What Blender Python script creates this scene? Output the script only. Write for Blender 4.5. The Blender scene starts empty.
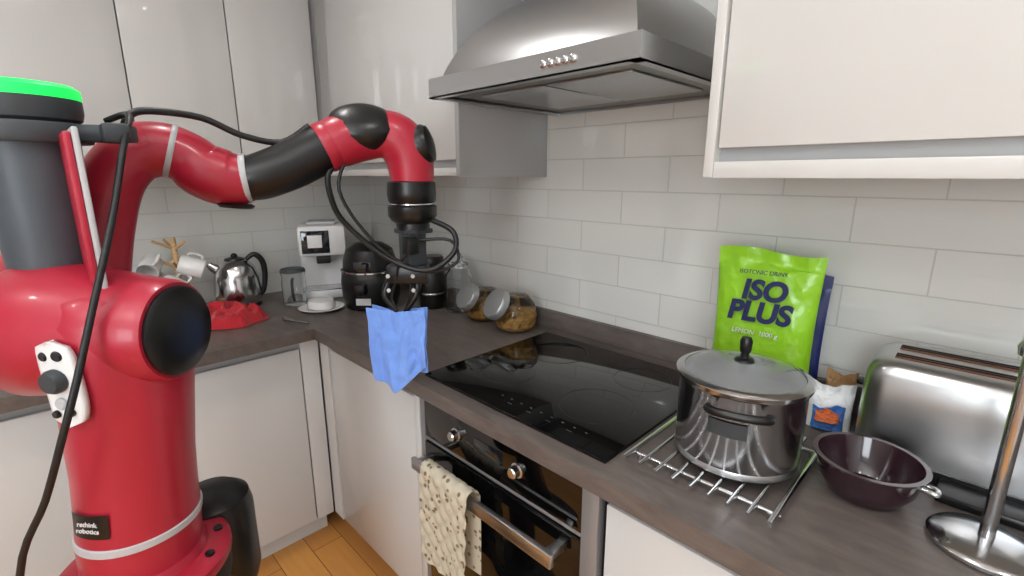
import bpy, bmesh, math, random
from mathutils import Vector, Matrix, noise
random.seed(4)
scene=bpy.context.scene
try:
    scene.view_settings.view_transform='Standard'
except Exception: pass
COL=bpy.context.collection
# ------------------------------------------------------------ materials
def lin(c):
    return tuple(((v/255)/12.92 if v/255<=0.04045 else ((v/255+0.055)/1.055)**2.4) for v in c)
def mat(name,rgb,rough=.5,metal=0,coat=0,trans=0,ior=1.45,emit=None,es=0,var=0,vscale=8,bump=0,bscale=60,alpha=1,spec=.5,sheen=0,stretch=(1,1,1)):
    m=bpy.data.materials.new(name); m.use_nodes=True
    nt=m.node_tree; b=nt.nodes["Principled BSDF"]
    c=lin(rgb)
    b.inputs["Base Color"].default_value=(*c,1); b.inputs["Roughness"].default_value=rough
    b.inputs["Metallic"].default_value=metal; b.inputs["Coat Weight"].default_value=coat
    b.inputs["Coat Roughness"].default_value=.05
    b.inputs["Transmission Weight"].default_value=trans; b.inputs["IOR"].default_value=ior
    b.inputs["Specular IOR Level"].default_value=spec
    b.inputs["Sheen Weight"].default_value=sheen
    if emit: 
        b.inputs["Emission Color"].default_value=(*lin(emit),1); b.inputs["Emission Strength"].default_value=es
    tc=nt.nodes.new("ShaderNodeTexCoord"); mp=nt.nodes.new("ShaderNodeMapping"); mp.inputs["Scale"].default_value=stretch
    nt.links.new(tc.outputs["Object"],mp.inputs[0])
    if var:
        n=nt.nodes.new("ShaderNodeTexNoise"); n.inputs["Scale"].default_value=vscale; n.inputs["Detail"].default_value=6
        nt.links.new(mp.outputs[0],n.inputs["Vector"])
        r=nt.nodes.new("ShaderNodeValToRGB"); e=r.color_ramp.elements
        e[0].position=.3; e[1].position=.7
        e[0].color=(*[v*(1-var) for v in c],1); e[1].color=(*[min(1,v*(1+var)) for v in c],1)
        nt.links.new(n.outputs["Fac"],r.inputs[0]); nt.links.new(r.outputs[0],b.inputs["Base Color"])
    if bump:
        n2=nt.nodes.new("ShaderNodeTexNoise"); n2.inputs["Scale"].default_value=bscale; n2.inputs["Detail"].default_value=4
        nt.links.new(mp.outputs[0],n2.inputs["Vector"])
        bp=nt.nodes.new("ShaderNodeBump"); bp.inputs["Strength"].default_value=bump; bp.inputs["Distance"].default_value=.01
        nt.links.new(n2.outputs["Fac"],bp.inputs["Height"]); nt.links.new(bp.outputs[0],b.inputs["Normal"])
    return m
M={}
M['door']=mat('gloss_cabinet',(196,195,193),.05,coat=.7)
M['doorR']=mat('gloss_cabinet_warm',(206,205,202),.05,coat=.7)
M['base']=mat('base_cabinet',(205,205,204),.18,coat=.3)
M['carc']=mat('carcass_gloss',(168,168,168),.2,coat=.2)
M['paint']=mat('wall_paint',(226,228,228),.8,bump=.05,bscale=200)
M['ceil']=mat('ceiling_paint',(240,240,240),.9,bump=.04,bscale=150)
M['steel']=mat('brushed_steel',(186,187,188),.3,metal=1,bump=.03,bscale=40,stretch=(1,60,60))
M['steelv']=mat('polished_steel',(198,199,201),.17,metal=1)
M['chrome']=mat('chrome',(205,206,208),.1,metal=1)
M['filter']=mat('hood_filter',(150,150,145),.35,metal=1,bump=.3,bscale=120)
M['blackglass']=mat('black_glass',(6,6,7),.05,coat=.2)
M['black']=mat('black_plastic',(17,17,18),.32,var=.1)
M['blackm']=mat('matte_black',(24,24,25),.6)
M['rubber']=mat('cable_rubber',(20,20,22),.45)
M['red']=mat('robot_red',(164,32,52),.34,coat=.12,var=.03,vscale=3)
M['grey']=mat('robot_grey',(66,73,79),.42,var=.04)
M['lgrey']=mat('robot_ring_grey',(176,176,178),.35)
M['dgrey']=mat('robot_dark_grey',(54,58,62),.5)
M['green']=mat('status_light_green',(30,215,90),.4,emit=(20,235,90),es=.9)
M['white']=mat('white_plastic',(222,222,222),.35)
M['mug']=mat('white_ceramic',(220,219,216),.2,coat=.4)
M['wood']=mat('mug_tree_wood',(196,160,112),.5,var=.2,vscale=14,stretch=(1,1,8))
M['redcloth']=mat('red_cloth',(180,28,40),.85,sheen=.2,bump=.5,bscale=220)
M['bluecloth']=mat('blue_cloth',(116,156,231),.85,sheen=.15,bump=.3,bscale=260,var=.06,vscale=20)
M['bag']=mat('green_pouch',(150,210,40),.3,coat=.25,var=.05,vscale=12,bump=.4,bscale=22)
M['navy']=mat('navy_print',(26,34,84),.4)
M['navybag']=mat('navy_pouch',(30,42,100),.35)
M['purple']=mat('aubergine_enamel',(44,24,32),.14,coat=.5)
M['glass']=mat('clear_glass',(250,252,252),.02,trans=1,ior=1.3)
M['lidglass']=mat('lid_glass',(215,218,218),.04,trans=.8,ior=1.2)
M['nuts']=mat('jar_contents',(176,132,66),.7,var=.45,vscale=60,bump=1,bscale=90)
M['slot']=mat('toaster_slot',(120,80,56),.5,metal=.2)
M['towel']=mat('oven_glove_cotton',(208,199,178),.95)
M['mark']=mat('hob_marking',(84,84,88),.4)
M['ringm']=mat('hob_zone_marking',(26,26,28),.3)
M['orange']=mat('snack_orange',(214,110,60),.4)
M['lblue']=mat('snack_blue',(60,110,180),.4)
M['brown']=mat('snack_brown',(170,130,90),.6)
M['screen']=mat('machine_screen',(20,28,34),.1,coat=.5)
M['lamp']=mat('downlight_emitter',(255,250,240),.5,emit=(255,250,244),es=14)
M['lid']=mat('brushed_lid',(176,178,178),.38,metal=.7)
M['trimst']=mat('satin_trim',(150,150,152),.45,metal=.6)
def counter_mat():
    m=mat('worktop_laminate',(101,90,84),.4,coat=.04); nt=m.node_tree; b=nt.nodes["Principled BSDF"]
    tc=nt.nodes.new("ShaderNodeTexCoord"); mp=nt.nodes.new("ShaderNodeMapping"); mp.inputs["Scale"].default_value=(3.6,13,13)
    n=nt.nodes.new("ShaderNodeTexNoise"); n.inputs["Scale"].default_value=2.4; n.inputs["Detail"].default_value=9; n.inputs["Roughness"].default_value=.66; n.inputs["Distortion"].default_value=.5
    r=nt.nodes.new("ShaderNodeValToRGB"); e=r.color_ramp.elements
    e[0].position=.28; e[0].color=(*lin((80,73,69)),1); e[1].position=.74; e[1].color=(*lin((112,102,97)),1)
    nt.links.new(tc.outputs["Object"],mp.inputs[0]); nt.links.new(mp.outputs[0],n.inputs["Vector"]); nt.links.new(n.outputs["Fac"],r.inputs[0]); nt.links.new(r.outputs[0],b.inputs["Base Color"])
    return m
M['top']=counter_mat()
def tile_mat(name,axis,off):
    m=mat(name,(225,224,220),.09,coat=.5); nt=m.node_tree; b=nt.nodes["Principled BSDF"]
    tc=nt.nodes.new("ShaderNodeTexCoord"); sp=nt.nodes.new("ShaderNodeSeparateXYZ"); cb=nt.nodes.new("ShaderNodeCombineXYZ")
    nt.links.new(tc.outputs["Object"],sp.inputs[0]); nt.links.new(sp.outputs[axis],cb.inputs[0]); nt.links.new(sp.outputs[2],cb.inputs[1])
    mp=nt.nodes.new("ShaderNodeMapping"); mp.inputs["Location"].default_value=(off,-.004,0)
    nt.links.new(cb.outputs[0],mp.inputs[0])
    br=nt.nodes.new("ShaderNodeTexBrick"); br.inputs["Scale"].default_value=1; br.inputs["Brick Width"].default_value=.3; br.inputs["Row Height"].default_value=.1
    br.inputs["Mortar Size"].default_value=.0017; br.inputs["Mortar Smooth"].default_value=.3; br.inputs["Bias"].default_value=0
    br.inputs["Color1"].default_value=(*lin((219,218,213)),1); br.inputs["Color2"].default_value=(*lin((213,212,207)),1); br.inputs["Mortar"].default_value=(*lin((197,196,191)),1)
    nt.links.new(mp.outputs[0],br.inputs["Vector"]); nt.links.new(br.outputs["Color"],b.inputs["Base Color"])
    bp=nt.nodes.new("ShaderNodeBump"); bp.invert=True; bp.inputs["Strength"].default_value=.6; bp.inputs["Distance"].default_value=.002
    nz=nt.nodes.new("ShaderNodeTexNoise"); nz.inputs["Scale"].default_value=7; nt.links.new(tc.outputs["Object"],nz.inputs["Vector"])
    bp2=nt.nodes.new("ShaderNodeBump"); bp2.inputs["Strength"].default_value=.12; bp2.inputs["Distance"].default_value=.01
    nt.links.new(nz.outputs["Fac"],bp2.inputs["Height"])
    nt.links.new(br.outputs["Fac"],bp.inputs["Height"]); nt.links.new(bp2.outputs[0],bp.inputs["Normal"]); nt.links.new(bp.outputs[0],b.inputs["Normal"])
    return m
M['tile']=tile_mat('metro_tile',0,.025); M['tileL']=tile_mat('metro_tile_side',1,0)
def floor_mat():
    m=mat('oak_floor',(205,140,70),.35); nt=m.node_tree; b=nt.nodes["Principled BSDF"]
    tc=nt.nodes.new("ShaderNodeTexCoord"); br=nt.nodes.new("ShaderNodeTexBrick")
    br.inputs["Scale"].default_value=1; br.inputs["Brick Width"].default_value=1.2; br.inputs["Row Height"].default_value=.12; br.inputs["Mortar Size"].default_value=.0015
    br.inputs["Color1"].default_value=(*lin((222,158,84)),1); br.inputs["Color2"].default_value=(*lin((206,140,72)),1); br.inputs["Mortar"].default_value=(*lin((120,76,36)),1)
    n=nt.nodes.new("ShaderNodeTexNoise"); mp=nt.nodes.new("ShaderNodeMapping"); mp.inputs["Scale"].default_value=(3,30,3); n.inputs["Scale"].default_value=2; n.inputs["Detail"].default_value=8
    nt.links.new(tc.outputs["Object"],mp.inputs[0]); nt.links.new(mp.outputs[0],n.inputs["Vector"]); nt.links.new(tc.outputs["Object"],br.inputs["Vector"])
    mx=nt.nodes.new("ShaderNodeMix"); mx.data_type='RGBA'; mx.blend_type='MULTIPLY'; mx.inputs[0].default_value=.5
    nt.links.new(br.outputs["Color"],mx.inputs[6])
    r=nt.nodes.new("ShaderNodeValToRGB"); r.color_ramp.elements[0].color=(.55,.55,.55,1); r.color_ramp.elements[1].color=(1,1,1,1)
    nt.links.new(n.outputs["Fac"],r.inputs[0]); nt.links.new(r.outputs[0],mx.inputs[7]); nt.links.new(mx.outputs[2],b.inputs["Base Color"])
    return m
M['floor']=floor_mat()
# ------------------------------------------------------------ mesh helpers
def empty(name,loc=(0,0,0)):
    e=bpy.data.objects.new(name,None); e.empty_display_size=.05; COL.objects.link(e); e.location=loc; return e
def finish(name,bm,m,parent=None,smooth=True,angle=40):
    bmesh.ops.recalc_face_normals(bm,faces=bm.faces[:])
    me=bpy.data.meshes.new(name); bm.to_mesh(me); bm.free()
    ob=bpy.data.objects.new(name,me); COL.objects.link(ob)
    ms=m if isinstance(m,(list,tuple)) else [m]
    for k in ms: me.materials.append(M[k] if isinstance(k,str) else k)
    if smooth:
        for p in me.polygons: p.use_smooth=True
        try: me.set_sharp_from_angle(angle=math.radians(angle))
        except Exception: pass
    if parent: 
        ob.parent=parent; ob.matrix_parent_inverse=Matrix.Translation(-Vector(parent.location))
    return ob
def addbox(bm,x,y,z,bev=0,segs=2,mi=0,mtx=None):
    vs=[bm.verts.new((a,b,c)) for a in x for b in y for c in z]
    q=[(0,1,3,2),(4,6,7,5),(0,4,5,1),(2,3,7,6),(0,2,6,4),(1,5,7,3)]
    fs=[bm.faces.new([vs[i] for i in k]) for k in q]
    for f_ in fs: f_.material_index=mi
    if bev:
        es=list({e for f_ in fs for e in f_.edges})
        bmesh.ops.bevel(bm,geom=es,offset=bev,segments=segs,affect='EDGES',profile=.5,material=mi)
def box(name,x,y,z,m,bev=0,parent=None,segs=2,mtx=None):
    bm=bmesh.new(); addbox(bm,x,y,z,bev,segs)
    if mtx is not None: bmesh.ops.transform(bm,matrix=mtx,verts=bm.verts[:])
    return finish(name,bm,m,parent,smooth=bool(bev))
def boxes(name,lst,m,bev=0,parent=None):
    bm=bmesh.new()
    for l in lst:
        addbox(bm,l[0],l[1],l[2],bev,2,l[3] if len(l)>3 else 0)
    return finish(name,bm,m,parent,smooth=bool(bev))
def frame(axis):
    a=Vector(axis).normalized()
    if abs(a.z)>.99: u=Vector((1,0,0))
    else: u=Vector((0,0,1)).cross(a).normalized()
    v=a.cross(u); return a,u,v
def addlathe(bm,prof,origin=(0,0,0),axis=(0,0,1),segs=40,sx=1,sy=1,mi=0):
    a,u,v=frame(axis); o=Vector(origin); rings=[]
    for (r,h) in prof:
        if r<1e-6: rings.append([bm.verts.new(o+a*h)])
        else: rings.append([bm.verts.new(o+a*h+u*(r*sx*math.cos(2*math.pi*i/segs))+v*(r*sy*math.sin(2*math.pi*i/segs))) for i in range(segs)])
    for A,B in zip(rings,rings[1:]):
        for i in range(segs):
            j=(i+1)%segs
            if len(A)==1 and len(B)==1: continue
            if len(A)==1: f_=bm.faces.new((A[0],B[i],B[j]))
            elif len(B)==1: f_=bm.faces.new((A[i],A[j],B[0]))
            else: f_=bm.faces.new((A[i],A[j],B[j],B[i]))
            f_.material_index=mi
def lathe(name,prof,origin,m,parent=None,axis=(0,0,1),segs=40,sx=1,sy=1,angle=40):
    bm=bmesh.new(); addlathe(bm,prof,origin,axis,segs,sx,sy); return finish(name,bm,m,parent,angle=angle)
def catmull(pts,n=6,closed=False):
    P=[Vector(p) for p in pts]; out=[]
    N=len(P)
    rng=range(N) if closed else range(N-1)
    for i in rng:
        if closed: p0,p1,p2,p3=P[(i-1)%N],P[i],P[(i+1)%N],P[(i+2)%N]
        else: p0=P[max(i-1,0)];p1=P[i];p2=P[i+1];p3=P[min(i+2,N-1)]
        for k in range(n):
            t=k/n; out.append(.5*((2*p1)+(-p0+p2)*t+(2*p0-5*p1+4*p2-p3)*t*t+(-p0+3*p1-3*p2+p3)*t**3))
    if not closed: out.append(P[-1])
    return out
def addtube(bm,pts,rad,segs=12,smooth=5,closed=False,cap=True,mi=0):
    isl=isinstance(rad,(list,tuple))
    if smooth:
        q=catmull(pts,smooth,closed)
        if isl: R=[c.x for c in catmull([Vector((r,0,0)) for r in rad],smooth,closed)]
        else: R=[rad]*len(q)
    else: q=[Vector(p) for p in pts]; R=list(rad) if isl else [rad]*len(q)
    n=len(q); rings=[]; u=None
    for i in range(n):
        if closed: t=(q[(i+1)%n]-q[i-1]).normalized()
        else: t=(q[min(i+1,n-1)]-q[max(i-1,0)]).normalized()
        if u is None: u=t.orthogonal().normalized()
        else: u=(u-t*u.dot(t)).normalized()
        v=t.cross(u)
        rings.append([bm.verts.new(q[i]+(u*math.cos(2*math.pi*k/segs)+v*math.sin(2*math.pi*k/segs))*max(R[i],1e-4)) for k in range(segs)])
    m_=n if closed else n-1
    for i in range(m_):
        A=rings[i];B=rings[(i+1)%n]
        for k in range(segs):
            j=(k+1)%segs; f_=bm.faces.new((A[k],A[j],B[j],B[k])); f_.material_index=mi
    if cap and not closed:
        bm.faces.new(rings[0][::-1]); bm.faces.new(rings[-1])
def tube(name,pts,rad,m,parent=None,segs=12,smooth=5,closed=False,angle=50):
    bm=bmesh.new(); addtube(bm,pts,rad,segs,smooth,closed); return finish(name,bm,m,parent,angle=angle)
def text(name,body,size,mtx,m,parent=None,ext=.0006,align='CENTER',shear=0,bold=0):
    c=bpy.data.curves.new(name,'FONT'); c.body=body; c.size=size; c.extrude=ext; c.align_x=align; c.align_y='CENTER'; c.shear=shear; c.offset=bold
    o=bpy.data.objects.new(name+"_tmp",c); COL.objects.link(o)
    dg=bpy.context.evaluated_depsgraph_get(); me=bpy.data.meshes.new_from_object(o.evaluated_get(dg)); bpy.data.objects.remove(o)
    me.transform(mtx); me.materials.clear(); me.materials.append(M[m])
    ob=bpy.data.objects.new(name,me); COL.objects.link(ob)
    if parent: ob.parent=parent; ob.matrix_parent_inverse=Matrix.Translation(-Vector(parent.location))
    return ob
def basis(o,x,y,z):
    m=Matrix.Identity(4)
    for i,a in enumerate((Vector(x),Vector(y),Vector(z))):
        for k in range(3): m[k][i]=a[k]
    for k in range(3): m[k][3]=o[k]
    return m
def rrect(w,d,r,n=6):
    pts=[]
    for cx,cy,a0 in ((w/2-r,d/2-r,0),(-w/2+r,d/2-r,90),(-w/2+r,-d/2+r,180),(w/2-r,-d/2+r,270)):
        for i in range(n+1):
            a=math.radians(a0+90*i/n); pts.append((cx+r*math.cos(a),cy+r*math.sin(a)))
    return pts
def loft(name,rings,m,parent=None,cap0=True,cap1=True,angle=40):
    bm=bmesh.new(); R=[[bm.verts.new(p) for p in r] for r in rings]; n=len(R[0])
    for A,B in zip(R,R[1:]):
        for i in range(n): bm.faces.new((A[i],A[(i+1)%n],B[(i+1)%n],B[i]))
    if cap0: bm.faces.new(R[0][::-1])
    if cap1: bm.faces.new(R[-1])
    return finish(name,bm,m,parent,angle=angle)

# ------------------------------------------------------------ room shell
LX=-.08; RX=3.9; FY=-3.6; H=2.45; G_=.002
W0,W1=2.55,3.65
box('floor',(LX-.1,RX+.1),(FY-.1,.1),(-.06,0),'floor')
box('ceiling',(LX-.1,RX+.1),(FY-.1,.1),(H,H+.06),'ceil')
box('wall_back',(LX-.1,RX+.1),(0,.1),(0,H),'tile')
box('wall_left',(LX-.1,LX),(FY,0),(0,H),'tileL')
box('wall_right',(RX,RX+.1),(FY,0),(0,H),'paint')
boxes('wall_front',[((LX-.1,W0),(FY-.1,FY),(0,H)),((W1,RX+.1),(FY-.1,FY),(0,H)),((W0,W1),(FY-.1,FY),(0,.95)),((W0,W1),(FY-.1,FY),(2.15,H))],'paint')
wm_=(W0+W1)/2
boxes('added_window_1',[((W0,W1),(FY-.08,FY-.03),(.95,1.0)),((W0,W1),(FY-.08,FY-.03),(2.1,2.15)),((W0,W0+.05),(FY-.08,FY-.03),(1.0,2.1)),((W1-.05,W1),(FY-.08,FY-.03),(1.0,2.1)),((wm_-.025,wm_+.025),(FY-.08,FY-.03),(1.0,2.1))],'white')  # unseen window behind the camera, added to let light into the room
# ------------------------------------------------------------ worktops (joined at the corner)
box('kitchen_worktop',(LX+G_,RX-G_),(-.64,-G_),(.87,.91),'top')
box('kitchen_worktop.001',(LX+G_,.62),(-3.2,-.64),(.87,.91),'top')
boxes('trim_1',[((LX+.018,RX-G_),(-.018,-.001),(.9102,.972))],'top')
# ------------------------------------------------------------ base cabinets
bc=empty('base_cabinets',(1,-.3,0))
boxes('carcass',[((LX+G_,1.235),(-.585,-G_),(.11,.869)),((1.855,RX-G_),(-.585,-G_),(.11,.869))],'carc',parent=bc)
boxes('plinth',[((.50,RX-G_),(-.54,-.52),(.001,.11))],'base',parent=bc)
boxes('corner_post',[((.584,.655),(-.61,-.587),(.115,.868))],'base',parent=bc)
boxes('doors',[((.66,1.205),(-.607,-.587),(.118,.835)),((1.209,1.237),(-.612,-.587),(.11,.868)),((1.860,2.45),(-.607,-.587),(.118,.835)),((2.454,3.05),(-.607,-.587),(.118,.835)),((3.054,3.65),(-.607,-.587),(.118,.835))],'base',.002,parent=bc)
bd=empty('base_cabinets.001',(.3,-2,0))
boxes('carcass',[((LX+G_,.56),(-3.2,-.615),(.11,.869))],'carc',parent=bd)
boxes('plinth',[((.48,.50),(-3.2,-.615),(.001,.11))],'base',parent=bd)
boxes('doors',[((.562,.582),(-.68,-.615),(.115,.868)),((.562,.582),(-1.18,-.685),(.118,.835)),((.562,.582),(-1.78,-1.184),(.118,.835)),((.562,.582),(-2.38,-1.784),(.118,.835)),((.562,.582),(-2.98,-2.384),(.118,.835))],'base',.002,parent=bd)
# ------------------------------------------------------------ upper cabinets
FYc=-.385
wl=empty('upper_cabinets',(.6,-.2,1.8))
boxes('carcass',[((LX+G_,1.15),(-.365,-G_),(1.45,H-.02))],'carc',parent=wl)
boxes('doors',[((.285,1.146),(FYc,-.365),(1.497,H-.02))],'door',.002,parent=wl)
boxes('lower_rail',[((.275,1.15),(FYc-.004,-.365),(1.45,1.474))],'door',.002,parent=wl)
boxes('end_panel',[((1.150,1.168),(FYc-.004,-G_),(1.448,H-.01))],'carc',.001,parent=wl)
wm=empty('upper_cabinets.001',(.1,-1.5,1.8))
boxes('carcass',[((LX+G_,.25),(-3.0,-.367),(1.45,H-.02))],'carc',parent=wm)
boxes('doors',[((.25,.27),(-.70,-.40),(1.497,H-.02)),((.25,.27),(-1.01,-.704),(1.497,H-.02)),((.25,.27),(-1.31,-1.014),(1.497,H-.02)),((.25,.27),(-1.61,-1.314),(1.497,H-.02)),((.25,.27),(-1.91,-1.614),(1.497,H-.02)),((.25,.27),(-2.5,-1.914),(1.497,H-.02))],'door',.002,parent=wm)
boxes('lower_rail',[((.25,.274),(-3.0,-.391),(1.45,1.474))],'door',.002,parent=wm)
wr=empty('upper_cabinets.002',(2.6,-.3,1.8))
boxes('carcass',[((1.914,RX-G_),(-.365,-G_),(1.46,H-.02))],'carc',parent=wr)
boxes('end_panel',[((1.896,1.914),(FYc-.006,-G_),(1.448,H-.01))],'doorR',.001,parent=wr)
boxes('doors',[((1.918,2.90),(FYc,-.365),(1.50,H-.02)),((2.904,RX-.01),(FYc,-.365),(1.50,H-.02))],'doorR',.002,parent=wr)
boxes('lower_rail',[((1.914,RX-G_),(FYc-.006,-.365),(1.446,1.476)),((1.914,RX-G_),(-.365,-.02),(1.446,1.46))],'doorR',.002,parent=wr)
# ------------------------------------------------------------ hob
hb=empty('induction_hob',(1.555,-.34,.91))
box('glass',(1.250,1.846),(-.598,-.082),(.9102,.918),'blackglass',.002,parent=hb)
bm=bmesh.new()
for cx,cy,r in ((1.41,-.21,.09),(1.70,-.21,.075),(1.41,-.43,.075),(1.70,-.42,.09)):
    addtube(bm,[(cx+r*math.cos(a*math.pi/24),cy+r*math.sin(a*math.pi/24),.9181) for a in range(48)],.0004,4,0,True)
finish('zone_rings',bm,'ringm',hb)
bm=bmesh.new()
for i in range(9):
    x=1.50+i*.032; addbox(bm,(x,x+.006),(-.542,-.539),(.918,.9183))
for i in range(4):
    x=1.54+i*.06; addbox(bm,(x,x+.014),(-.560,-.5585),(.918,.9183))
finish('touch_markings',bm,'mark',hb)
# ------------------------------------------------------------ oven
ov=empty('built_in_oven',(1.545,-.5,.5))
box('body',(1.245,1.848),(-.59,-.03),(.13,.862),'blackm',parent=ov)
box('control_panel',(1.262,1.806),(-.612,-.59),(.738,.862),'blackglass',.003,parent=ov)
boxes('side_trim',[((1.806,1.846),(-.614,-.59),(.13,.864)),((1.243,1.262),(-.614,-.59),(.13,.864)),((1.262,1.806),(-.611,-.59),(.728,.737))],'trimst',.002,parent=ov)
box('door_glass',(1.262,1.806),(-.615,-.59),(.15,.724),'blackglass',.003,parent=ov)
for i,x in enumerate((1.405,1.625)):
    lathe('knob_%d'%(i+1),[(0,0),(.018,0),(.018,.004),(.014,.006),(.013,.020),(.010,.023),(0,.023)],(x,-.612,.80),'steelv',ov,axis=(0,-1,0),segs=28)
box('display',(1.475,1.575),(-.6135,-.612),(.785,.82),'screen',.001,parent=ov)
box('handle_bar',(1.275,1.775),(-.672,-.658),(.668,.702),'steel',.003,parent=ov,segs=2)
boxes('handle_brackets',[((1.283,1.303),(-.66,-.613),(.674,.696)),((1.747,1.767),(-.66,-.613),(.674,.696))],'steel',.003,parent=ov)
def quilt():
    bm=bmesh.new(); nx,nz=56,120
    x0,x1=1.338,1.526
    def zx(u,w):
        pu=(u*4+w*11)%1; pv=(u*4-w*11)%1
        return (min(pu,1-pu)*min(pv,1-pv))*4
    g=[]
    L=.30
    for i in range(nx+1):
        row=[]
        u=i/nx
        for j in range(nz+1):
            w=j/nz; s=w*2*L-L
            puff=.0065*max(zx(u,w),0)**.6
            wav=.004*math.sin(u*5+w*3)
            ztop=.7145
            if abs(s)<.022:
                a=s/.022*math.pi/2; y=-.665-.0185*math.sin(a); z=ztop-.012+.016*math.cos(a)
                y-=puff*math.sin(a); z+=puff*.6*math.cos(a)
            elif s>0: y=-.684-puff-wav*min(1,(s-.02)*6); z=ztop-.012-(s-.022)
            else: y=-.644+.004*math.sin(u*7); z=ztop-.012-(-s-.022)*.85
            row.append(bm.verts.new((x0+(x1-x0)*u+.003*math.sin(w*5),y,z)))
        g.append(row)
    for i in range(nx):
        for j in range(nz): bm.faces.new((g[i][j],g[i+1][j],g[i+1][j+1],g[i][j+1]))
    o=finish('oven_glove',bm,'towel',None,angle=80)
    return o
nt=M['towel'].node_tree; b=nt.nodes["Principled BSDF"]; tc=nt.nodes.new("ShaderNodeTexCoord"); vo=nt.nodes.new("ShaderNodeTexVoronoi"); vo.inputs["Scale"].default_value=46
r=nt.nodes.new("ShaderNodeValToRGB"); r.color_ramp.elements[0].position=.2; r.color_ramp.elements[0].color=(*lin((124,108,84)),1); r.color_ramp.elements[1].position=.3; r.color_ramp.elements[1].color=(*lin((196,187,166)),1)
nt.links.new(tc.outputs["Object"],vo.inputs["Vector"]); nt.links.new(vo.outputs["Distance"],r.inputs[0]); nt.links.new(r.outputs[0],b.inputs["Base Color"])
quilt()
# ------------------------------------------------------------ hood
hd=empty('extractor_hood',(1.53,-.25,1.9))
hx0,hx1,hy0=1.202,1.822,-.514
def rect(x0,x1,y0,y1,z): return [(x0,y0,z),(x1,y0,z),(x1,y1,z),(x0,y1,z)]
LZ=1.694
loft('front_lip',[rect(hx0,hx1,hy0,-.001,1.646),rect(hx0,hx1,hy0,-.001,LZ)],'steel',hd,cap0=False,cap1=False)
rings=[]
N=18
for i in range(N+1):
    t=i/N
    k=.55*(1-math.cos(t*math.pi/2))+.45*t
    zz=LZ+.215*(.6*math.sin(t*math.pi/2)+.4*t)
    xi=.185*k; yi=.235*k
    rings.append([(x,y,zz) for x,y in ((hx0+.03+xi,hy0+.02+yi),(hx1-.02-xi,hy0+.02+yi),(hx1-.02-xi,-.001),(hx0+.03+xi,-.001))])
loft('curved_canopy',[rect(hx0,hx1,hy0,-.001,LZ)]+rings,'steel',hd,cap0=False,angle=35)
box('chimney',(1.419,1.609),(-.25,-.001),(LZ+.20,H-.001),'steel',.002,parent=hd)
box('underside',(hx0+.004,hx1-.004),(hy0+.006,-.004),(1.655,1.662),'filter',parent=hd)
boxes('filter_panels',[((1.30,1.52),(-.42,-.10),(1.650,1.656)),((1.53,1.75),(-.42,-.10),(1.650,1.656))],'steel',.002,parent=hd)
boxes('rim_under',[((hx0,hx1),(hy0,hy0+.02),(1.646,1.65)),((hx0,hx0+.02),(hy0,-.001),(1.646,1.65)),((hx1-.02,hx1),(hy0,-.001),(1.646,1.65))],'steel',parent=hd)
bm=bmesh.new()
for i in range(5): addlathe(bm,[(.0085,0),(.0085,.004),(.006,.006),(0,.006)],(1.600+i*.019,hy0,1.671),(0,-1,0),20)
finish('buttons',bm,'chrome',hd)
# ------------------------------------------------------------ pot on rack
rk=empty('wire_rack',(2.0,-.42,.91))
bm=bmesh.new()
z=.922
addtube(bm,[(1.865,-.535,z),(2.135,-.535,z)],.004,10,0); addtube(bm,[(1.865,-.29,z),(2.135,-.29,z)],.004,10,0)
for i in range(9):
    x=1.872+i*.0322; addtube(bm,[(x,-.575,z+.006),(x,-.255,z+.006)],.0035 if i not in(0,8) else .005,10,0)
for x in (1.885,2.12):
    for y in (-.535,-.29): addlathe(bm,[(0,0),(.006,0),(.006,.012),(0,.012)],(x,y,.9102),(0,0,1),12)
finish('rods',bm,'chrome',rk)
pt=empty('stock_pot',(2.015,-.405,.93)); pc=(2.012,-.405,.932)
R=.110
lathe('body',[(0,0),(R-.012,0),(R-.004,.003),(R,.012),(R,.144),(R+.005,.150),(R+.005,.153),(R-.003,.153),(R-.004,.145),(R-.006,.012),(0,.008)],pc,'steelv',pt,segs=64)
lathe('base_disc',[(R-.01,.0),(R+.001,.002),(R+.001,.012),(R,.014)],pc,'steel',pt,segs=64)
lathe('lid_glass',[(R-.002,.160),(R-.015,.169),(R-.05,.178),(.03,.183),(0,.184),(0,.181),(.03,.180),(R-.05,.175),(R-.015,.166),(R-.002,.157)],pc,'lidglass',pt,segs=64)
lathe('lid_rim',[(R-.004,.154),(R+.007,.154),(R+.008,.160),(R+.003,.164),(R-.006,.165),(R-.008,.160),(R-.004,.154)],pc,'steelv',pt,segs=64)
bm=bmesh.new(); addlathe(bm,[(0,.182),(.018,.182),(.016,.187),(.008,.190),(.007,.198),(.010,.203),(.011,.222),(.008,.229),(0,.23)],pc,(0,0,1),28)
finish('lid_knob',bm,'black',pt)
def pothandle(name,ang):
    ca,sa=math.cos(ang),math.sin(ang); o=Vector(pc)
    rd=Vector((ca,sa,0)); tg=Vector((-sa,ca,0))
    pts=[o+rd*(R-.002)+tg*-.048+Vector((0,0,.128)),o+rd*(R+.014)+tg*-.046+Vector((0,0,.131)),o+rd*(R+.024)+tg*-.03+Vector((0,0,.133)),o+rd*(R+.026)+Vector((0,0,.133)),o+rd*(R+.024)+tg*.03+Vector((0,0,.133)),o+rd*(R+.014)+tg*.046+Vector((0,0,.131)),o+rd*(R-.002)+tg*.048+Vector((0,0,.128))]
    tube(name,pts,.0075,'black',pt,12)
pothandle('handle_1',math.radians(-72)); pothandle('handle_2',math.radians(108))
bm=bmesh.new(); n=12
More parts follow.
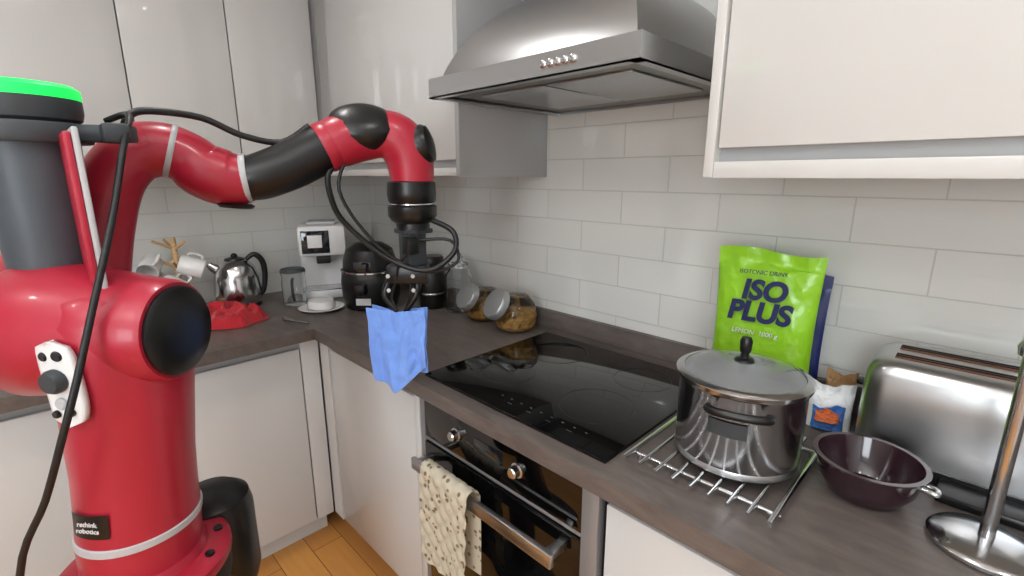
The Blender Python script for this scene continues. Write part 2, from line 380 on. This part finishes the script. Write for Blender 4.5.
for i in range(n):
    a0=math.radians(-80-17+34*i/n); a1=math.radians(-80-17+34*(i+1)/n); rr=R+.0012
    bm.faces.new([bm.verts.new((pc[0]+rr*math.cos(a),pc[1]+rr*math.sin(a),zz)) for a,zz in ((a0,1.010),(a1,1.010),(a1,1.038),(a0,1.038))])
finish('label_plate',bm,'dgrey',pt)
# ------------------------------------------------------------ bowl
bw=empty('enamel_bowl',(2.215,-.352,.91)); bc_=(2.213,-.350,.9105)
lathe('bowl',[(0,0),(.048,0),(.054,.004),(.070,.03),(.077,.064),(.083,.067),(.083,.070),(.075,.070),(.066,.034),(.050,.008),(0,.006)],bc_,'purple',bw,segs=56)
tube('handle',[(2.290,-.375,.974),(2.302,-.380,.976),(2.306,-.388,.976),(2.302,-.395,.976),(2.284,-.388,.974)],.0045,'steelv',bw,10)
# ------------------------------------------------------------ toaster
ts=empty('toaster',(2.34,-.14,.91))
TX,TY,TW,TD=2.333,-.135,.33,.19
rings=[]
for zz,ins in ((.932,.0),(.95,0),(1.05,0),(1.085,.002),(1.102,.008),(1.111,.018),(1.115,.03)):
    rings.append([(TX+x,TY+y,zz) for x,y in rrect(TW-2*ins,TD-2*ins,.04-min(ins,.02)*.4)])
loft('steel_shell',rings,'steel',ts)
rings=[[(TX+x,TY+y,zz) for x,y in rrect(TW+.012,TD+.012,.03)] for zz in (.9105,.93,.936)]
loft('black_base',rings,'black',ts)
box('crumb_tray',(2.302,2.49),(-.292,-.225),(.9105,.928),'black',.005,parent=ts)
boxes('slots',[((TX-.125,TX+.125),(TY-.052,TY-.018),(1.1145,1.1165)),((TX-.125,TX+.125),(TY+.012,TY+.046),(1.1145,1.1165))],'slot',parent=ts)
boxes('slot_wires',[((TX-.125,TX+.125),(TY+s-.001,TY+s+.001),(1.116,1.1185)) for s in (-.041,-.029,.023,.035)],'blackm',parent=ts)
box('lever',(TX-TW/2-.018,TX-TW/2),(TY-.012,TY+.012),(1.03,1.042),'black',.004,parent=ts)
# ------------------------------------------------------------ paper towel holder
ph=empty('paper_towel_holder',(2.362,-.375,.91))
pho=(2.366,-.378,.9105)
lathe('base',[(0,0),(.063,0),(.067,.003),(.067,.008),(.062,.013),(.03,.017),(.014,.02),(0,.02)],pho,'steelv',ph,segs=56)
lathe('pole',[(.0095,.015),(.0095,.30),(.015,.303),(.017,.315),(.011,.328),(0,.332)],pho,'steelv',ph,segs=28)
# ------------------------------------------------------------ green pouch
def pouch(name,cx,cy,z0,w,h,d,m,parent=None,rot=0,crimp=.03,seed=0,wk=1):
    bm=bmesh.new(); nu,nv=44,60; ca,sa=math.cos(rot),math.sin(rot)
    def pos(u,v,side):
        x=(u-.5)*w; 
        edge=(1-abs(2*u-1)**3.2)
        vv=max(0,1-((v)/(1-crimp/h)) ) if v<1-crimp/h else 0
        th=d/2*(vv**.45)*edge**.6 if v>0 else d/2*edge**.5
        th=max(th,.001)
        x*=1-.05*math.sin(math.pi*min(1,v*1.05))
        e3=min(1,edge*3)
        wr=wk*(.004*noise.noise(Vector((u*5+seed,v*6,side*3)))+.004*abs(noise.noise(Vector((u*9+v*5,v*12+seed,side)))))*e3
        y=-side*(th+wr) ; z=z0+v*h+ (.006*math.sin(u*6+seed) if v>.9 else 0)
        if v>.98-crimp/h: y+= .003*math.sin(u*20)
        return Vector((cx+x*ca-y*sa,cy+x*sa+y*ca,z))
    G=[]
    for side in (1,-1):
        G.append([[bm.verts.new(pos(i/nu,j/nv,side)) for j in range(nv+1)] for i in range(nu+1)])
    for s in (0,1):
        for i in range(nu):
            for j in range(nv):
                g=G[s]; bm.faces.new((g[i][j],g[i+1][j],g[i+1][j+1],g[i][j+1]))
    for j in range(nv):
        bm.faces.new((G[0][0][j],G[1][0][j],G[1][0][j+1],G[0][0][j+1])); bm.faces.new((G[0][nu][j],G[1][nu][j],G[1][nu][j+1],G[0][nu][j+1]))
    for i in range(nu):
        bm.faces.new((G[0][i][0],G[0][i+1][0],G[1][i+1][0],G[1][i][0])); bm.faces.new((G[0][i][nv],G[0][i+1][nv],G[1][i+1][nv],G[1][i][nv]))
    return finish(name,bm,m,parent,angle=60)
gp=empty('protein_powder_pouch',(1.953,-.11,.91))
pouch('pouch',1.948,-.115,.9105,.228,.372,.10,'bag',gp,0)
def ptxt(nm,s,size,x,y,z,m,bold):
    text(nm,s,size,basis((x,y,z),(1,0,.03),(-.03,.14,1),(0,-1,.14)),m,gp,bold=bold,shear=.15)
ptxt('print_1','ISO',.062,1.955,-.1535,1.194,'navy',.0026)
ptxt('print_2','PLUS',.062,1.950,-.1605,1.144,'navy',.0026)
ptxt('print_3','ISOTONIC DRINK',.013,1.948,-.1480,1.236,'navy',0)
ptxt('print_4','LEMON  1000 g',.015,1.948,-.1660,1.098,'white',0)
np_=empty('blue_pouch',(2.0,-.03,.91))
pouch('pouch',1.986,-.041,.9105,.156,.32,.03,'navybag',np_,0,seed=4,wk=.3)
sp=empty('snack_packet',(2.09,-.13,.91))
pouch('wrapper',2.110,-.13,.9105,.085,.10,.04,'white',sp,.3,.015,2,.5)
pouch('wrapper_band',2.112,-.150,.915,.06,.05,.02,'lblue',sp,.3,.01,3,.5)
pouch('wrapper_stripe',2.112,-.157,.935,.045,.022,.02,'orange',sp,.3,.005,5,.5)
bg=empty('paper_bag',(2.12,-.05,.91)); pouch('bag',2.112,-.055,.9105,.06,.105,.036,'brown',bg,.1,.02,8,.6)
# ------------------------------------------------------------ storage jars
def jar(idx,c,yaw,s=1):
    e=empty('storage_jar',c) if idx==0 else empty('storage_jar.%03d'%idx,c)
    dx,dy=math.cos(yaw),math.sin(yaw); ax=Vector((dx,dy,.62)).normalized()
    o=Vector(c)
    lathe('glass_body',[(0,.001),(.045*s,.001),(.062*s,.012*s),(.068*s,.05*s),(.060*s,.085*s),(.040*s,.112*s),(.0,.118*s)],o,'glass',e,segs=36)
    lathe('contents',[(0,.006),(.043*s,.006),(.058*s,.016*s),(.062*s,.048*s),(.045*s,.06*s),(0,.066*s)],o,'nuts',e,segs=30)
    n0=o+Vector((dx*.022*s,dy*.022*s,.062*s))
    lathe('glass_neck',[(.046*s,0),(.046*s,.05*s)],n0,'glass',e,axis=ax,segs=32)
    lathe('steel_lid',[(.046*s,.046*s),(.051*s,.047*s),(.051*s,.066*s),(.047*s,.071*s),(.02*s,.073*s),(0,.073*s)],n0,'lid',e,axis=ax,segs=36)
jar(0,(1.135,-.12,.9105),math.radians(-105),1.12); jar(1,(.955,-.11,.9105),math.radians(-100),1.05)
e=empty('glass_jar',(.80,-.11,.9105)); lathe('glass_body',[(0,0),(.05,0),(.055,.01),(.055,.15),(.04,.17),(.036,.185),(.036,.19),(.034,.19),(.034,.17),(.052,.148),(.052,.012),(0,.006)],(.80,-.11,.9105),'glass',e)
lathe('glass_stopper',[(0,.18),(.033,.18),(.033,.19),(.042,.193),(.042,.2),(.02,.205),(.012,.21),(.018,.225),(.012,.238),(0,.24)],(.80,-.11,.9105),'glass',e,segs=28)
e=empty('black_canister',(.66,-.14,.91)); lathe('body',[(0,0),(.05,0),(.055,.006),(.055,.17),(.05,.178),(.052,.182),(.052,.21),(.046,.218),(0,.22)],(.67,-.15,.9105),'black',e); lathe('band',[(.0555,.06),(.0562,.062),(.0562,.066),(.0555,.068)],(.67,-.15,.9105),'chrome',e)
# ------------------------------------------------------------ air fryer
e=empty('air_fryer',(.45,-.30,.91)); c=(.47,-.32,.9105)
lathe('body',[(0,0),(.095,0),(.108,.008),(.118,.05),(.121,.11),(.116,.15),(.110,.156),(.111,.162),(.108,.2),(.094,.245),(.055,.27),(0,.276)],c,'black',e,segs=48)
lathe('trim_ring',[(.117,.153),(.1195,.155),(.1195,.161),(.116,.163)],c,'chrome',e,segs=48)
dd=Vector((.707,-.707,0)); tt=Vector((.707,.707,0)); o=Vector(c)
box('drawer_handle',(-.02,.02),(-.05,0),(-.022,.022),'black',.008,parent=e,mtx=basis(o+dd*.115+Vector((0,0,.10)),tt,-dd,(0,0,1)))
box('label',(-.03,.03),(-.003,0),(-.014,.014),'white',.001,parent=e,mtx=basis(o+dd*.1205+Vector((0,0,.045)),tt,-dd,(0,0,1)))
box('display',(-.035,.035),(-.004,0),(-.02,.02),'screen',.001,parent=e,mtx=basis(o+dd*.109+Vector((0,0,.185)),tt,-dd,(0,0,1)))
# ------------------------------------------------------------ coffee machine
e=empty('coffee_machine',(.12,-.38,.91))
MT=Matrix.Translation((.115,-.36,.9105))@Matrix.Rotation(math.radians(-25),4,'Z')
box('rear_tower',(-.10,.02),(-.10,.10),(0,.31),'white',.012,parent=e,mtx=MT)
box('head',(-.10,.10),(-.10,.10),(.19,.325),'white',.014,parent=e,mtx=MT)
box('base',(-.10,.12),(-.10,.10),(0,.04),'white',.01,parent=e,mtx=MT)
box('drip_tray',(.02,.118),(-.09,.09),(.04,.045),'steelv',.002,parent=e,mtx=MT)
box('front_screen',(.0995,.103),(-.085,.03),(.205,.305),'screen',.003,parent=e,mtx=MT)
box('screen_panel',(.1028,.1036),(-.06,.0),(.23,.285),'white',.001,parent=e,mtx=MT)
box('bean_hopper',(-.08,.05),(-.06,.06),(.325,.34),'lgrey',.006,parent=e,mtx=MT)
box('spout',(.03,.09),(-.03,.03),(.155,.19),'blackm',.006,parent=e,mtx=MT)
e=empty('glass_jug',(.22,-.53,.91)); c=(.215,-.545,.9105)
lathe('jug',[(0,0),(.042,0),(.047,.008),(.05,.09),(.046,.12),(.05,.14),(.048,.14),(.044,.12),(.047,.09),(.044,.01),(0,.008)],c,'glass',e)
lathe('jug_lid',[(0,.142),(.051,.142),(.051,.15),(.046,.156),(0,.158)],c,'dgrey',e)
tube('jug_handle',[(c[0]+.045,c[1]-.02,1.03),(c[0]+.075,c[1]-.035,1.02),(c[0]+.078,c[1]-.036,.97),(c[0]+.047,c[1]-.022,.94)],.006,'dgrey',e)
e=empty('butter_dish',(.37,-.5,.91)); c=(.385,-.505,.9105)
lathe('dish',[(0,0),(.06,0),(.085,.01),(.09,.014),(.085,.016),(.06,.008),(0,.006)],c,'mug',e)
lathe('cover',[(.065,.012),(.066,.03),(.058,.042),(.03,.046),(0,.047)],c,'mug',e,sx=1,sy=.8)
e=empty('serving_spoon',(.47,-.65,.91))
tube('spoon',[(.435,-.675,.918),(.45,-.67,.918),(.50,-.65,.916),(.55,-.63,.915)],[.008,.010,.004,.004],'steelv',e,10)
# ------------------------------------------------------------ kettle
e=empty('kettle',(.08,-.72,.91)); c=(.080,-.725,.9105)
lathe('power_base',[(0,0),(.082,0),(.084,.005),(.08,.016),(0,.018)],c,'black',e)
lathe('body',[(0,.018),(.082,.018),(.087,.024),(.09,.06),(.086,.12),(.074,.165),(.055,.19),(.03,.202),(0,.206)],c,'steelv',e,segs=48)
lathe('lid',[(.04,.196),(.036,.206),(.012,.212),(.012,.22),(.006,.226),(0,.227)],c,'black',e)
tube('handle',[(c[0]+.03,c[1]+.035,1.11),(c[0]+.04,c[1]+.065,1.13),(c[0]+.045,c[1]+.092,1.10),(c[0]+.045,c[1]+.098,1.04),(c[0]+.04,c[1]+.088,.975),(c[0]+.035,c[1]+.072,.955)],[.009,.011,.012,.011,.010,.009],'black',e)
tube('spout',[(c[0]-.01,c[1]-.05,1.065),(c[0]-.015,c[1]-.08,1.085),(c[0]-.02,c[1]-.092,1.10)],[.028,.018,.012],'steelv',e)
# ------------------------------------------------------------ mug tree
e=empty('mug_tree',(.06,-.9,.91)); c=Vector((.065,-.925,.9105))
lathe('base',[(0,0),(.07,0),(.075,.006),(.07,.018),(0,.02)],c,'wood',e)
lathe('post',[(.010,.015),(.010,.30),(.008,.308),(0,.31)],c,'wood',e,segs=20)
bm=bmesh.new(); arms=[]
for k in range(7):
    zz=(.265,.26,.19,.19,.12,.12,.26)[k]; a=math.radians((-80,20,-20,-125,-75,30,-165)[k])
    d_=Vector((math.cos(a),math.sin(a),0)); addtube(bm,[c+Vector((0,0,zz)),c+d_*.070+Vector((0,0,zz+.035))],.0055,10,0); arms.append((d_,zz))
finish('pegs',bm,'wood',e)
for k,(d_,zz) in enumerate(arms[:5]):
    t_=Vector((-d_.y,d_.x,0)); o=c+d_*.064+Vector((0,0,zz-.038))+d_*.018
    ax=(t_*.70+Vector((0,0,-.35))+d_*.5).normalized()
    bm=bmesh.new(); s0=o-ax*.04+d_*.006-Vector((0,0,.02))
    if s0.x<-.03: s0.x=-.03
    addlathe(bm,[(0,0),(.030,0),(.035,.006),(.036,.082),(.033,.082),(.032,.008),(0,.006)],s0,ax,28)
    hd_=(-d_+Vector((0,0,1.2))); hd_=(hd_-ax*hd_.dot(ax)).normalized()
    addtube(bm,[s0+ax*.02+hd_*.034,s0+ax*.022+hd_*.054,s0+ax*.045+hd_*.060,s0+ax*.066+hd_*.054,s0+ax*.068+hd_*.034],.005,8)
    finish('mug_%d'%(k+1),bm,'mug' if k!=4 else 'dgrey',e)
# ------------------------------------------------------------ red cloth, crumpled
def heap():
    bm=bmesh.new(); n=110; g=[]
    for i in range(n+1):
        row=[]
        for j in range(n+1):
            u=i/n*2-1; v=j/n*2-1
            r=math.sqrt(u*u+v*v); a=math.atan2(v,u)
            s=max(abs(u),abs(v)); k=(s/r)**.7 if r>1e-6 else 1
            uu,vv=u*k,v*k
            out=1+.06*math.sin(3*a+1)+.05*math.sin(5*a)
            x=uu*.138*out; y=vv*.120*out
            env=(1-s**5)
            q=Vector((x*13,y*13,2)); wpx=noise.noise(q)*.05; wpy=noise.noise(q+Vector((7,3,1)))*.05
            n1=1-abs(noise.noise(Vector(((x+wpx)*17,(y+wpy)*10,6))))*2.2
            n2=1-abs(noise.noise(Vector(((x+wpy)*11,(y-wpx)*26,9))))*2.2
            z=.9125+max(0,(.026+.028*n1+.020*n2+.024*noise.noise(Vector((x*8,y*8,3))))*env)
            row.append(bm.verts.new((.290+x*.62-y*.75,-.835+x*.75+y*.62,z)))
        g.append(row)
    for i in range(n):
        for j in range(n): bm.faces.new((g[i][j],g[i+1][j],g[i+1][j+1],g[i][j+1]))
    return finish('red_tea_towel',bm,'redcloth',angle=80)
heap()
# ------------------------------------------------------------ ROBOT
rb=empty('robot_arm',(1.317,-1.227,0))
BX,BY=1.317,-1.227
D=Vector((.74,.67,0)).normalized()
def lean(ob):   # the lower torso leans slightly back toward the cabinets
    for v in ob.data.vertices:
        s=min(1,max(0,(1.16-v.co.z)/.36)); v.co.x-=.026*s; v.co.y-=.024*s
    return ob
lathe('pedestal_foot',[(0,0),(.26,0),(.27,.01),(.26,.03),(.12,.06),(.09,.08),(.09,.60),(.12,.66),(.130,.70),(.130,.735),(0,.735)],(BX-.025,BY-.023,0.001),'blackm',rb,segs=40)
lean(lathe('base_flange',[(.10,.735),(.132,.736),(.135,.742),(.135,.758),(.129,.764),(.098,.768),(.090,.785)],(BX,BY,0),'red',rb,segs=56))
bm=bmesh.new()
for k in range(10):
    a=2*math.pi*k/10+.2; addlathe(bm,[(.008,.764),(.008,.77),(0,.771)],(BX+.114*math.cos(a),BY+.114*math.sin(a),0),(0,0,1),12)
lean(finish('flange_bolts',bm,'black',rb))
lathe('power_unit',[(0,.0),(.07,.0),(.078,.03),(.078,.185),(.072,.215),(.05,.232),(0,.236)],(BX-.125,BY+.105,.555),'black',rb,segs=36)
lean(lathe('torso',[(.090,.77),(.0915,.80),(.092,.835),(.089,.90),(.088,.97),(.091,1.05),(.094,1.13),(.097,1.19),(.094,1.235),(.078,1.268),(.045,1.286),(0,1.291)],(BX,BY,0),'red',rb,segs=64))
lean(lathe('torso_ring',[(.091,.842),(.0940,.844),(.0940,.856),(.090,.858)],(BX,BY,0),'lgrey',rb,segs=64))
c0=Vector((BX,BY,1.206))
lathe('shoulder_barrel',[(.10,-.16),(.110,-.13),(.106,-.05),(.096,0),(.088,.05),(.083,.086),(.078,.096),(0,.097)],c0,'red',rb,axis=D,segs=56)
lathe('shoulder_cap',[(.072,.092),(.073,.101),(.067,.106),(.03,.108),(0,.108)],c0,'black',rb,axis=D,segs=48)
D2=Vector((.90,.43,0)).normalized()
lathe('shoulder_housing',[(0,-.33),(.05,-.322),(.09,-.30),(.113,-.26),(.118,-.21),(.114,-.16),(.096,-.08),(.07,0)],c0,'red',rb,axis=D2,segs=56)
CX,CY=1.216,-1.286
lathe('head_column',[(.052,1.225),(.056,1.26),(.060,1.40),(.062,1.50),(.062,1.535)],(CX,CY,0),'grey',rb,segs=48)
lathe('head_top',[(.062,1.53),(.07,1.535),(.073,1.546),(.073,1.565),(.0,1.565)],(CX,CY,0),'dgrey',rb,segs=48)
lathe('status_light',[(.0725,1.564),(.0735,1.567),(.073,1.580),(.066,1.586),(.03,1.590),(0,1.591)],(CX,CY,0),'green',rb,segs=48)
bm=bmesh.new()
addlathe(bm,[(.06,1.500),(.078,1.500),(.08,1.505),(.08,1.525),(.078,1.529),(.06,1.529)],(CX,CY,0),(0,0,1),36)
mtx=basis((CX,CY,1.515),Vector((.084,.116,0)).normalized(),Vector((-.116,.084,0)).normalized(),(0,0,1))
b2=bmesh.new(); addbox(b2,(.06,.15),(-.014,.014),(-.013,.013),.004); bmesh.ops.transform(b2,matrix=mtx,verts=b2.verts[:])
addbox(b2,(1.285,1.32),(-1.205,-1.170),(1.50,1.53),.006)
me=bpy.data.meshes.new('t'); b2.to_mesh(me); bm.from_mesh(me); b2.free()
finish('head_bracket',bm,'dgrey',rb)
box('display_back',(1.255,1.365),(-1.254,-1.244),(1.272,1.512),'red',.004,parent=rb)
box('display_frame',(1.250,1.370),(-1.244,-1.236),(1.265,1.518),'lgrey',.003,parent=rb)
nd=Vector((.60,-.80,0)).normalized()
def onbody(s,zz,off):
    r=.095+off; a=math.atan2(nd.y,nd.x)+s/r; return Vector((BX+r*math.cos(a),BY+r*math.sin(a),zz))
def panel(name,w,h,z0,off,m,s0=0):
    bm=bmesh.new(); rows=14; cols=10; G=[]
    for j in range(rows+1):
        t=j/rows*2-1; hw=w/2*(1-abs(t)**3.5)**(1/3.5) if abs(t)<1 else .0004
        G.append([bm.verts.new(onbody(s0+hw*(i/cols*2-1),z0+t*h/2,off+.004*max(0,(z0+t*h/2-1.13)*12))) for i in range(cols+1)])
    for j in range(rows):
        for i in range(cols): bm.faces.new((G[j][i],G[j][i+1],G[j+1][i+1],G[j+1][i]))
    o=finish(name,bm,m,rb,angle=80); md=o.modifiers.new('solid','SOLIDIFY'); md.thickness=.010; md.offset=-.6; return o
panel('navigator_panel',.062,.135,1.155,.010,'white')
for k,(s,zz,r_,m_) in enumerate(((0,1.163,.018,'dgrey'),(-.013,1.199,.007,'blackm'),(.010,1.201,.008,'blackm'),(.0,1.127,.009,'lgrey'),(-.013,1.109,.006,'black'),(.012,1.113,.006,'black'))):
    p=onbody(s,zz,.013); ax=Vector((p.x-BX,p.y-BY,0)).normalized()
    lathe('navigator_%s_%d'%('knob' if k==0 else 'button',k+1),[(0,0),(r_,0),(r_,.008 if k==0 else .003),(r_*.8,.014 if k==0 else .005),(0,.015 if k==0 else .005)],p,m_,rb,axis=ax,segs=28)
a0=math.atan2(-.72,.69)-.14
bm=bmesh.new(); cols=12; r=.0922
for i in range(cols):
    aa=a0-.38+.76*i/cols; ab=a0-.38+.76*(i+1)/cols
    bm.faces.new([bm.verts.new((BX+r*math.cos(a),BY+r*math.sin(a),zz)) for a,zz in ((aa,.880),(ab,.880),(ab,.924),(aa,.924))])
bmesh.ops.remove_doubles(bm,verts=bm.verts[:],dist=1e-5)
lean(finish('badge',bm,'black',rb))
nn=Vector((math.cos(a0+.06),math.sin(a0+.06),0)); tn=Vector((-nn.y,nn.x,0))
lean(text('badge_text','rethink\nrobotics',.012,basis(Vector((BX,BY,.905))+nn*.0965,tn,(0,0,1),nn),'white',rb))
def link(name,pts,rad,m,segs=28,smooth=6): return tube(name,pts,rad,m,rb,segs,smooth,angle=60)
link('lower_link',[(1.15,-1.255,1.20),(1.127,-1.240,1.27),(1.125,-1.215,1.36),(1.13,-1.185,1.44),(1.135,-1.15,1.485),(1.14,-1.115,1.50)],[.062,.060,.054,.050,.050,.052],'red')
link('elbow_link',[(1.130,-1.170,1.470),(1.137,-1.14,1.495),(1.143,-1.10,1.500),(1.150,-1.065,1.485),(1.158,-1.04,1.461),(1.172,-1.00,1.444),(1.19,-.965,1.445)],[.045,.050,.050,.051,.056,.056,.046],'red')
def ring(name,p,ax,r,w,m='lgrey'):
    lathe(name,[(r-.004,-w),(r,-w),(r+.0015,-w*.6),(r+.0015,w*.6),(r,w),(r-.004,w)],p,m,rb,axis=ax,segs=40)
ring('ring_1',(1.1455,-1.09,1.497),(.15,.9,-.28),.0505,.005)
ring('ring_2',(1.185,-.972,1.4455),(.35,.85,.06),.0485,.006)
lathe('elbow_cap',[(0,0),(.03,0),(.036,.004),(.030,.01),(0,.012)],(1.178,-.995,1.395),'black',rb,axis=(.1,-.1,-1),segs=30)
link('forearm',[(1.186,-.970,1.446),(1.198,-.945,1.450),(1.215,-.891,1.472),(1.232,-.84,1.500),(1.238,-.822,1.510)],[.045,.048,.050,.051,.051],'black')
ring('ring_3',(1.240,-.818,1.512),(.28,.88,.42),.0525,.012,'red')
link('wrist_elbow',[(1.239,-.822,1.510),(1.248,-.79,1.525),(1.260,-.745,1.537),(1.277,-.705,1.543),(1.294,-.675,1.533),(1.306,-.655,1.503),(1.310,-.650,1.465),(1.311,-.650,1.435)],[.050,.055,.054,.053,.056,.056,.053,.050],'red')
lathe('wrist_cap',[(.058,-.010),(.059,.018),(.055,.034),(.040,.045),(.02,.049),(0,.050)],(1.266,-.744,1.547),'black',rb,axis=(.60,-.34,.60),segs=40,sx=1.25,sy=.94)
lathe('wrist_end_cap',[(.044,.02),(.046,.046),(.040,.056),(.022,.061),(0,.062)],(1.306,-.655,1.510),'black',rb,axis=(.74,.62,.25),segs=36)
WX,WY=1.310,-.652
lathe('wrist_joint',[(.046,1.440),(.056,1.436),(.058,1.41),(.056,1.392),(.050,1.386),(.058,1.380),(.058,1.358),(.050,1.346),(.040,1.34),(.040,1.325),(0,1.325)],(WX,WY,0),'black',rb,segs=40)
ring('wrist_ring',(WX,WY,1.386),(0,0,1),.0505,.002,'chrome')
boxes('tool_plate',[((WX-.034,WX+.034),(WY-.034,WY+.034),(1.316,1.328)),((WX-.024,WX+.024),(WY-.028,WY+.02),(1.235,1.318))],'dgrey',.003,parent=rb)
box('gripper_camera',(WX+.012,WX+.042),(WY-.045,WY-.012),(1.27,1.31),'black',.005,parent=rb)
box('gripper_body',(-.05,.05),(-.022,.022),(1.195,1.24),'black',.006,parent=rb,mtx=Matrix.Translation((1.303,-.668,0))@Matrix.Rotation(math.radians(45),4,'Z'))
GT=Vector((.707,.707,0)); go=Vector((1.297,-.690,0))
bm=bmesh.new()
for sgn in (-1,1):
    addtube(bm,[go+GT*(.035*sgn)+Vector((0,.012,1.20)),go+GT*(.038*sgn)+Vector((0,0,1.165)),go+GT*(.012*sgn)+Vector((0,0,1.125)),go+GT*(.007*sgn)+Vector((0,0,1.10))],[.009,.008,.007,.005],10)
    addtube(bm,[go+GT*(.018*sgn)+Vector((0,.012,1.20)),go+GT*(.022*sgn)+Vector((0,0,1.16)),go+GT*(.014*sgn)+Vector((0,0,1.135))],.004,8)
finish('gripper_fingers',bm,'black',rb)
bm=bmesh.new()
for z_ in (1.215,1.18):
    for sgn in (-1,1): addlathe(bm,[(0,0),(.005,0),(.005,.003),(0,.004)],go+GT*(.03*sgn)+Vector((.012,-.004,z_)),(.7,-.7,0),12)
finish('gripper_screws',bm,'lgrey',rb)
tube('power_cable',[(1.215,-1.187,1.540),(1.24,-1.165,1.55),(1.29,-1.165,1.54),(1.33,-1.185,1.49),(1.372,-1.218,1.386),(1.412,-1.262,1.264),(1.437,-1.294,1.174),(1.436,-1.322,1.094),(1.405,-1.353,.998),(1.357,-1.40,.869),(1.32,-1.43,.6),(1.3,-1.46,.2),(1.26,-1.52,.01)],.005,'rubber',rb,10)
tube('arm_cable',[(1.24,-1.165,1.535),(1.195,-1.15,1.555),(1.186,-1.118,1.565),(1.181,-1.038,1.560),(1.19,-.97,1.530),(1.205,-.90,1.520),(1.235,-.85,1.555)],.0065,'rubber',rb,10)
tube('wrist_cable',[(1.262,-.79,1.49),(1.262,-.83,1.455),(1.256,-.825,1.40),(1.252,-.80,1.350),(1.28,-.745,1.285),(1.33,-.69,1.24),(1.375,-.645,1.235),(1.406,-.605,1.275),(1.40,-.60,1.32),(1.357,-.622,1.345),(1.33,-.635,1.35)],.0065,'rubber',rb,10)
tube('sensor_cable',[(1.27,-.79,1.49),(1.275,-.815,1.42),(1.285,-.77,1.33),(1.315,-.71,1.26),(1.36,-.64,1.225),(1.40,-.59,1.25),(1.385,-.6,1.30),(1.33,-.66,1.30)],.004,'rubber',rb,8)
tube('gripper_wire',[(1.33,-.655,1.35),(1.345,-.665,1.31),(1.335,-.69,1.27),(1.31,-.70,1.24),(1.30,-.70,1.20)],.0025,'rubber',rb,8)
# blue cloth held by the gripper
def cloth():
    bm=bmesh.new(); n=60; m_=64
    o=Vector((1.294,-.702,0)); T=Vector((.80,.60,0)).normalized(); F=Vector((.60,-.80,0)).normalized()
    for layer in (0,1):
        g=[]
        for j in range(m_+1):
            v=j/m_; row=[]
            for i in range(n+1):
                u=i/n*2-1
                cx_=.004*v
                hw=.073-.004*v
                top=1.130+.005*abs(u) - .006*(1-abs(u))
                if layer==0: bot=.952+.036*max(0,u)-.034*(1-abs(u+.15)/1.15 if abs(u+.15)<1.15 else 0)
                else: bot=.948+.02*u
                z=top+(bot-top)*v
                fold=(.010*math.sin(u*4.5+v*1.2+layer*2+.6)+.004*math.sin(u*10-v*3+1))*(.35+v*.75)
                pinch=.018*math.exp(-(u*3)**2)*(1-v)
                cr=.008*abs(noise.noise(Vector((u*2.2+v*2,v*3-u,layer*5))))+.003*noise.noise(Vector((u*6,v*7,layer)))
                dep=(.009 if layer==0 else -.014)+fold+(-pinch if layer==0 else pinch)+(cr if layer==0 else -cr)
                p=o+T*(cx_+u*hw+.002*math.sin(v*7+layer))+F*dep; p.z=z
                row.append(bm.verts.new(p))
            g.append(row)
        for j in range(m_):
            for i in range(n): bm.faces.new((g[j][i],g[j][i+1],g[j+1][i+1],g[j+1][i]))
    ob=finish('blue_cleaning_cloth',bm,'bluecloth',angle=80)
    md=ob.modifiers.new('solid','SOLIDIFY'); md.thickness=.0015
cloth()
# ------------------------------------------------------------ lights
def area(name,loc,rot,sx,sy,e,col=(1,1,1)):
    l=bpy.data.lights.new(name,'AREA'); l.shape='RECTANGLE'; l.size=sx; l.size_y=sy; l.energy=e; l.color=col
    o=bpy.data.objects.new(name,l); COL.objects.link(o); o.location=loc; o.rotation_euler=rot; return o
k=0
for x in (1.0,2.1,3.2):
    for y in (-.95,-2.3):
        e=empty('ceiling_downlight' if k==0 else 'ceiling_downlight.%03d'%k,(x,y,H)); k+=1
        lathe('bezel',[(.035,-.001),(.045,-.001),(.047,-.006),(.035,-.004)],(x,y,H),'steelv',e,segs=28)
        lathe('bulb',[(0,-.003),(.034,-.003)],(x,y,H),'lamp',e,segs=24)
        l=bpy.data.lights.new('downlight_beam_%d'%k,'SPOT'); l.energy=15.5; l.spot_size=math.radians(150); l.spot_blend=.9; l.shadow_soft_size=.05; l.color=(1,.99,.975)
        o=bpy.data.objects.new('beam',l); COL.objects.link(o); o.location=(x,y,H-.02); o.parent=e; o.matrix_parent_inverse=Matrix.Translation(-Vector(e.location))
area('added_window_fill',(wm_,FY-.02,1.55),(math.radians(90),0,0),1.0,1.1,42,(.88,.95,1.0))  # added area light in the made-up window opening, acts as cool fill
area('added_ceiling_bounce',(2.2,-2.2,1.95),(math.radians(180),0,0),1.4,1.2,35,(.95,.98,1.0))  # added fill light without a fixture, aimed up to bounce off the ceiling
w=bpy.data.worlds.new('world'); scene.world=w; w.use_nodes=True
bgn=w.node_tree.nodes['Background']; sk=w.node_tree.nodes.new('ShaderNodeTexSky'); sk.sky_type='HOSEK_WILKIE'; w.node_tree.links.new(sk.outputs[0],bgn.inputs[0]); bgn.inputs[1].default_value=.5
# ------------------------------------------------------------ camera
th=math.atan(112/480.0)
cd=bpy.data.cameras.new("camera"); cam=bpy.data.objects.new("camera",cd); COL.objects.link(cam)
cd.sensor_width=36; cd.lens=480/1024*36; cam.location=(2.30,-1.305,1.45); cd.clip_start=.02
cam.rotation_euler=(math.radians(90)-th,0,math.radians(45))
scene.camera=cam
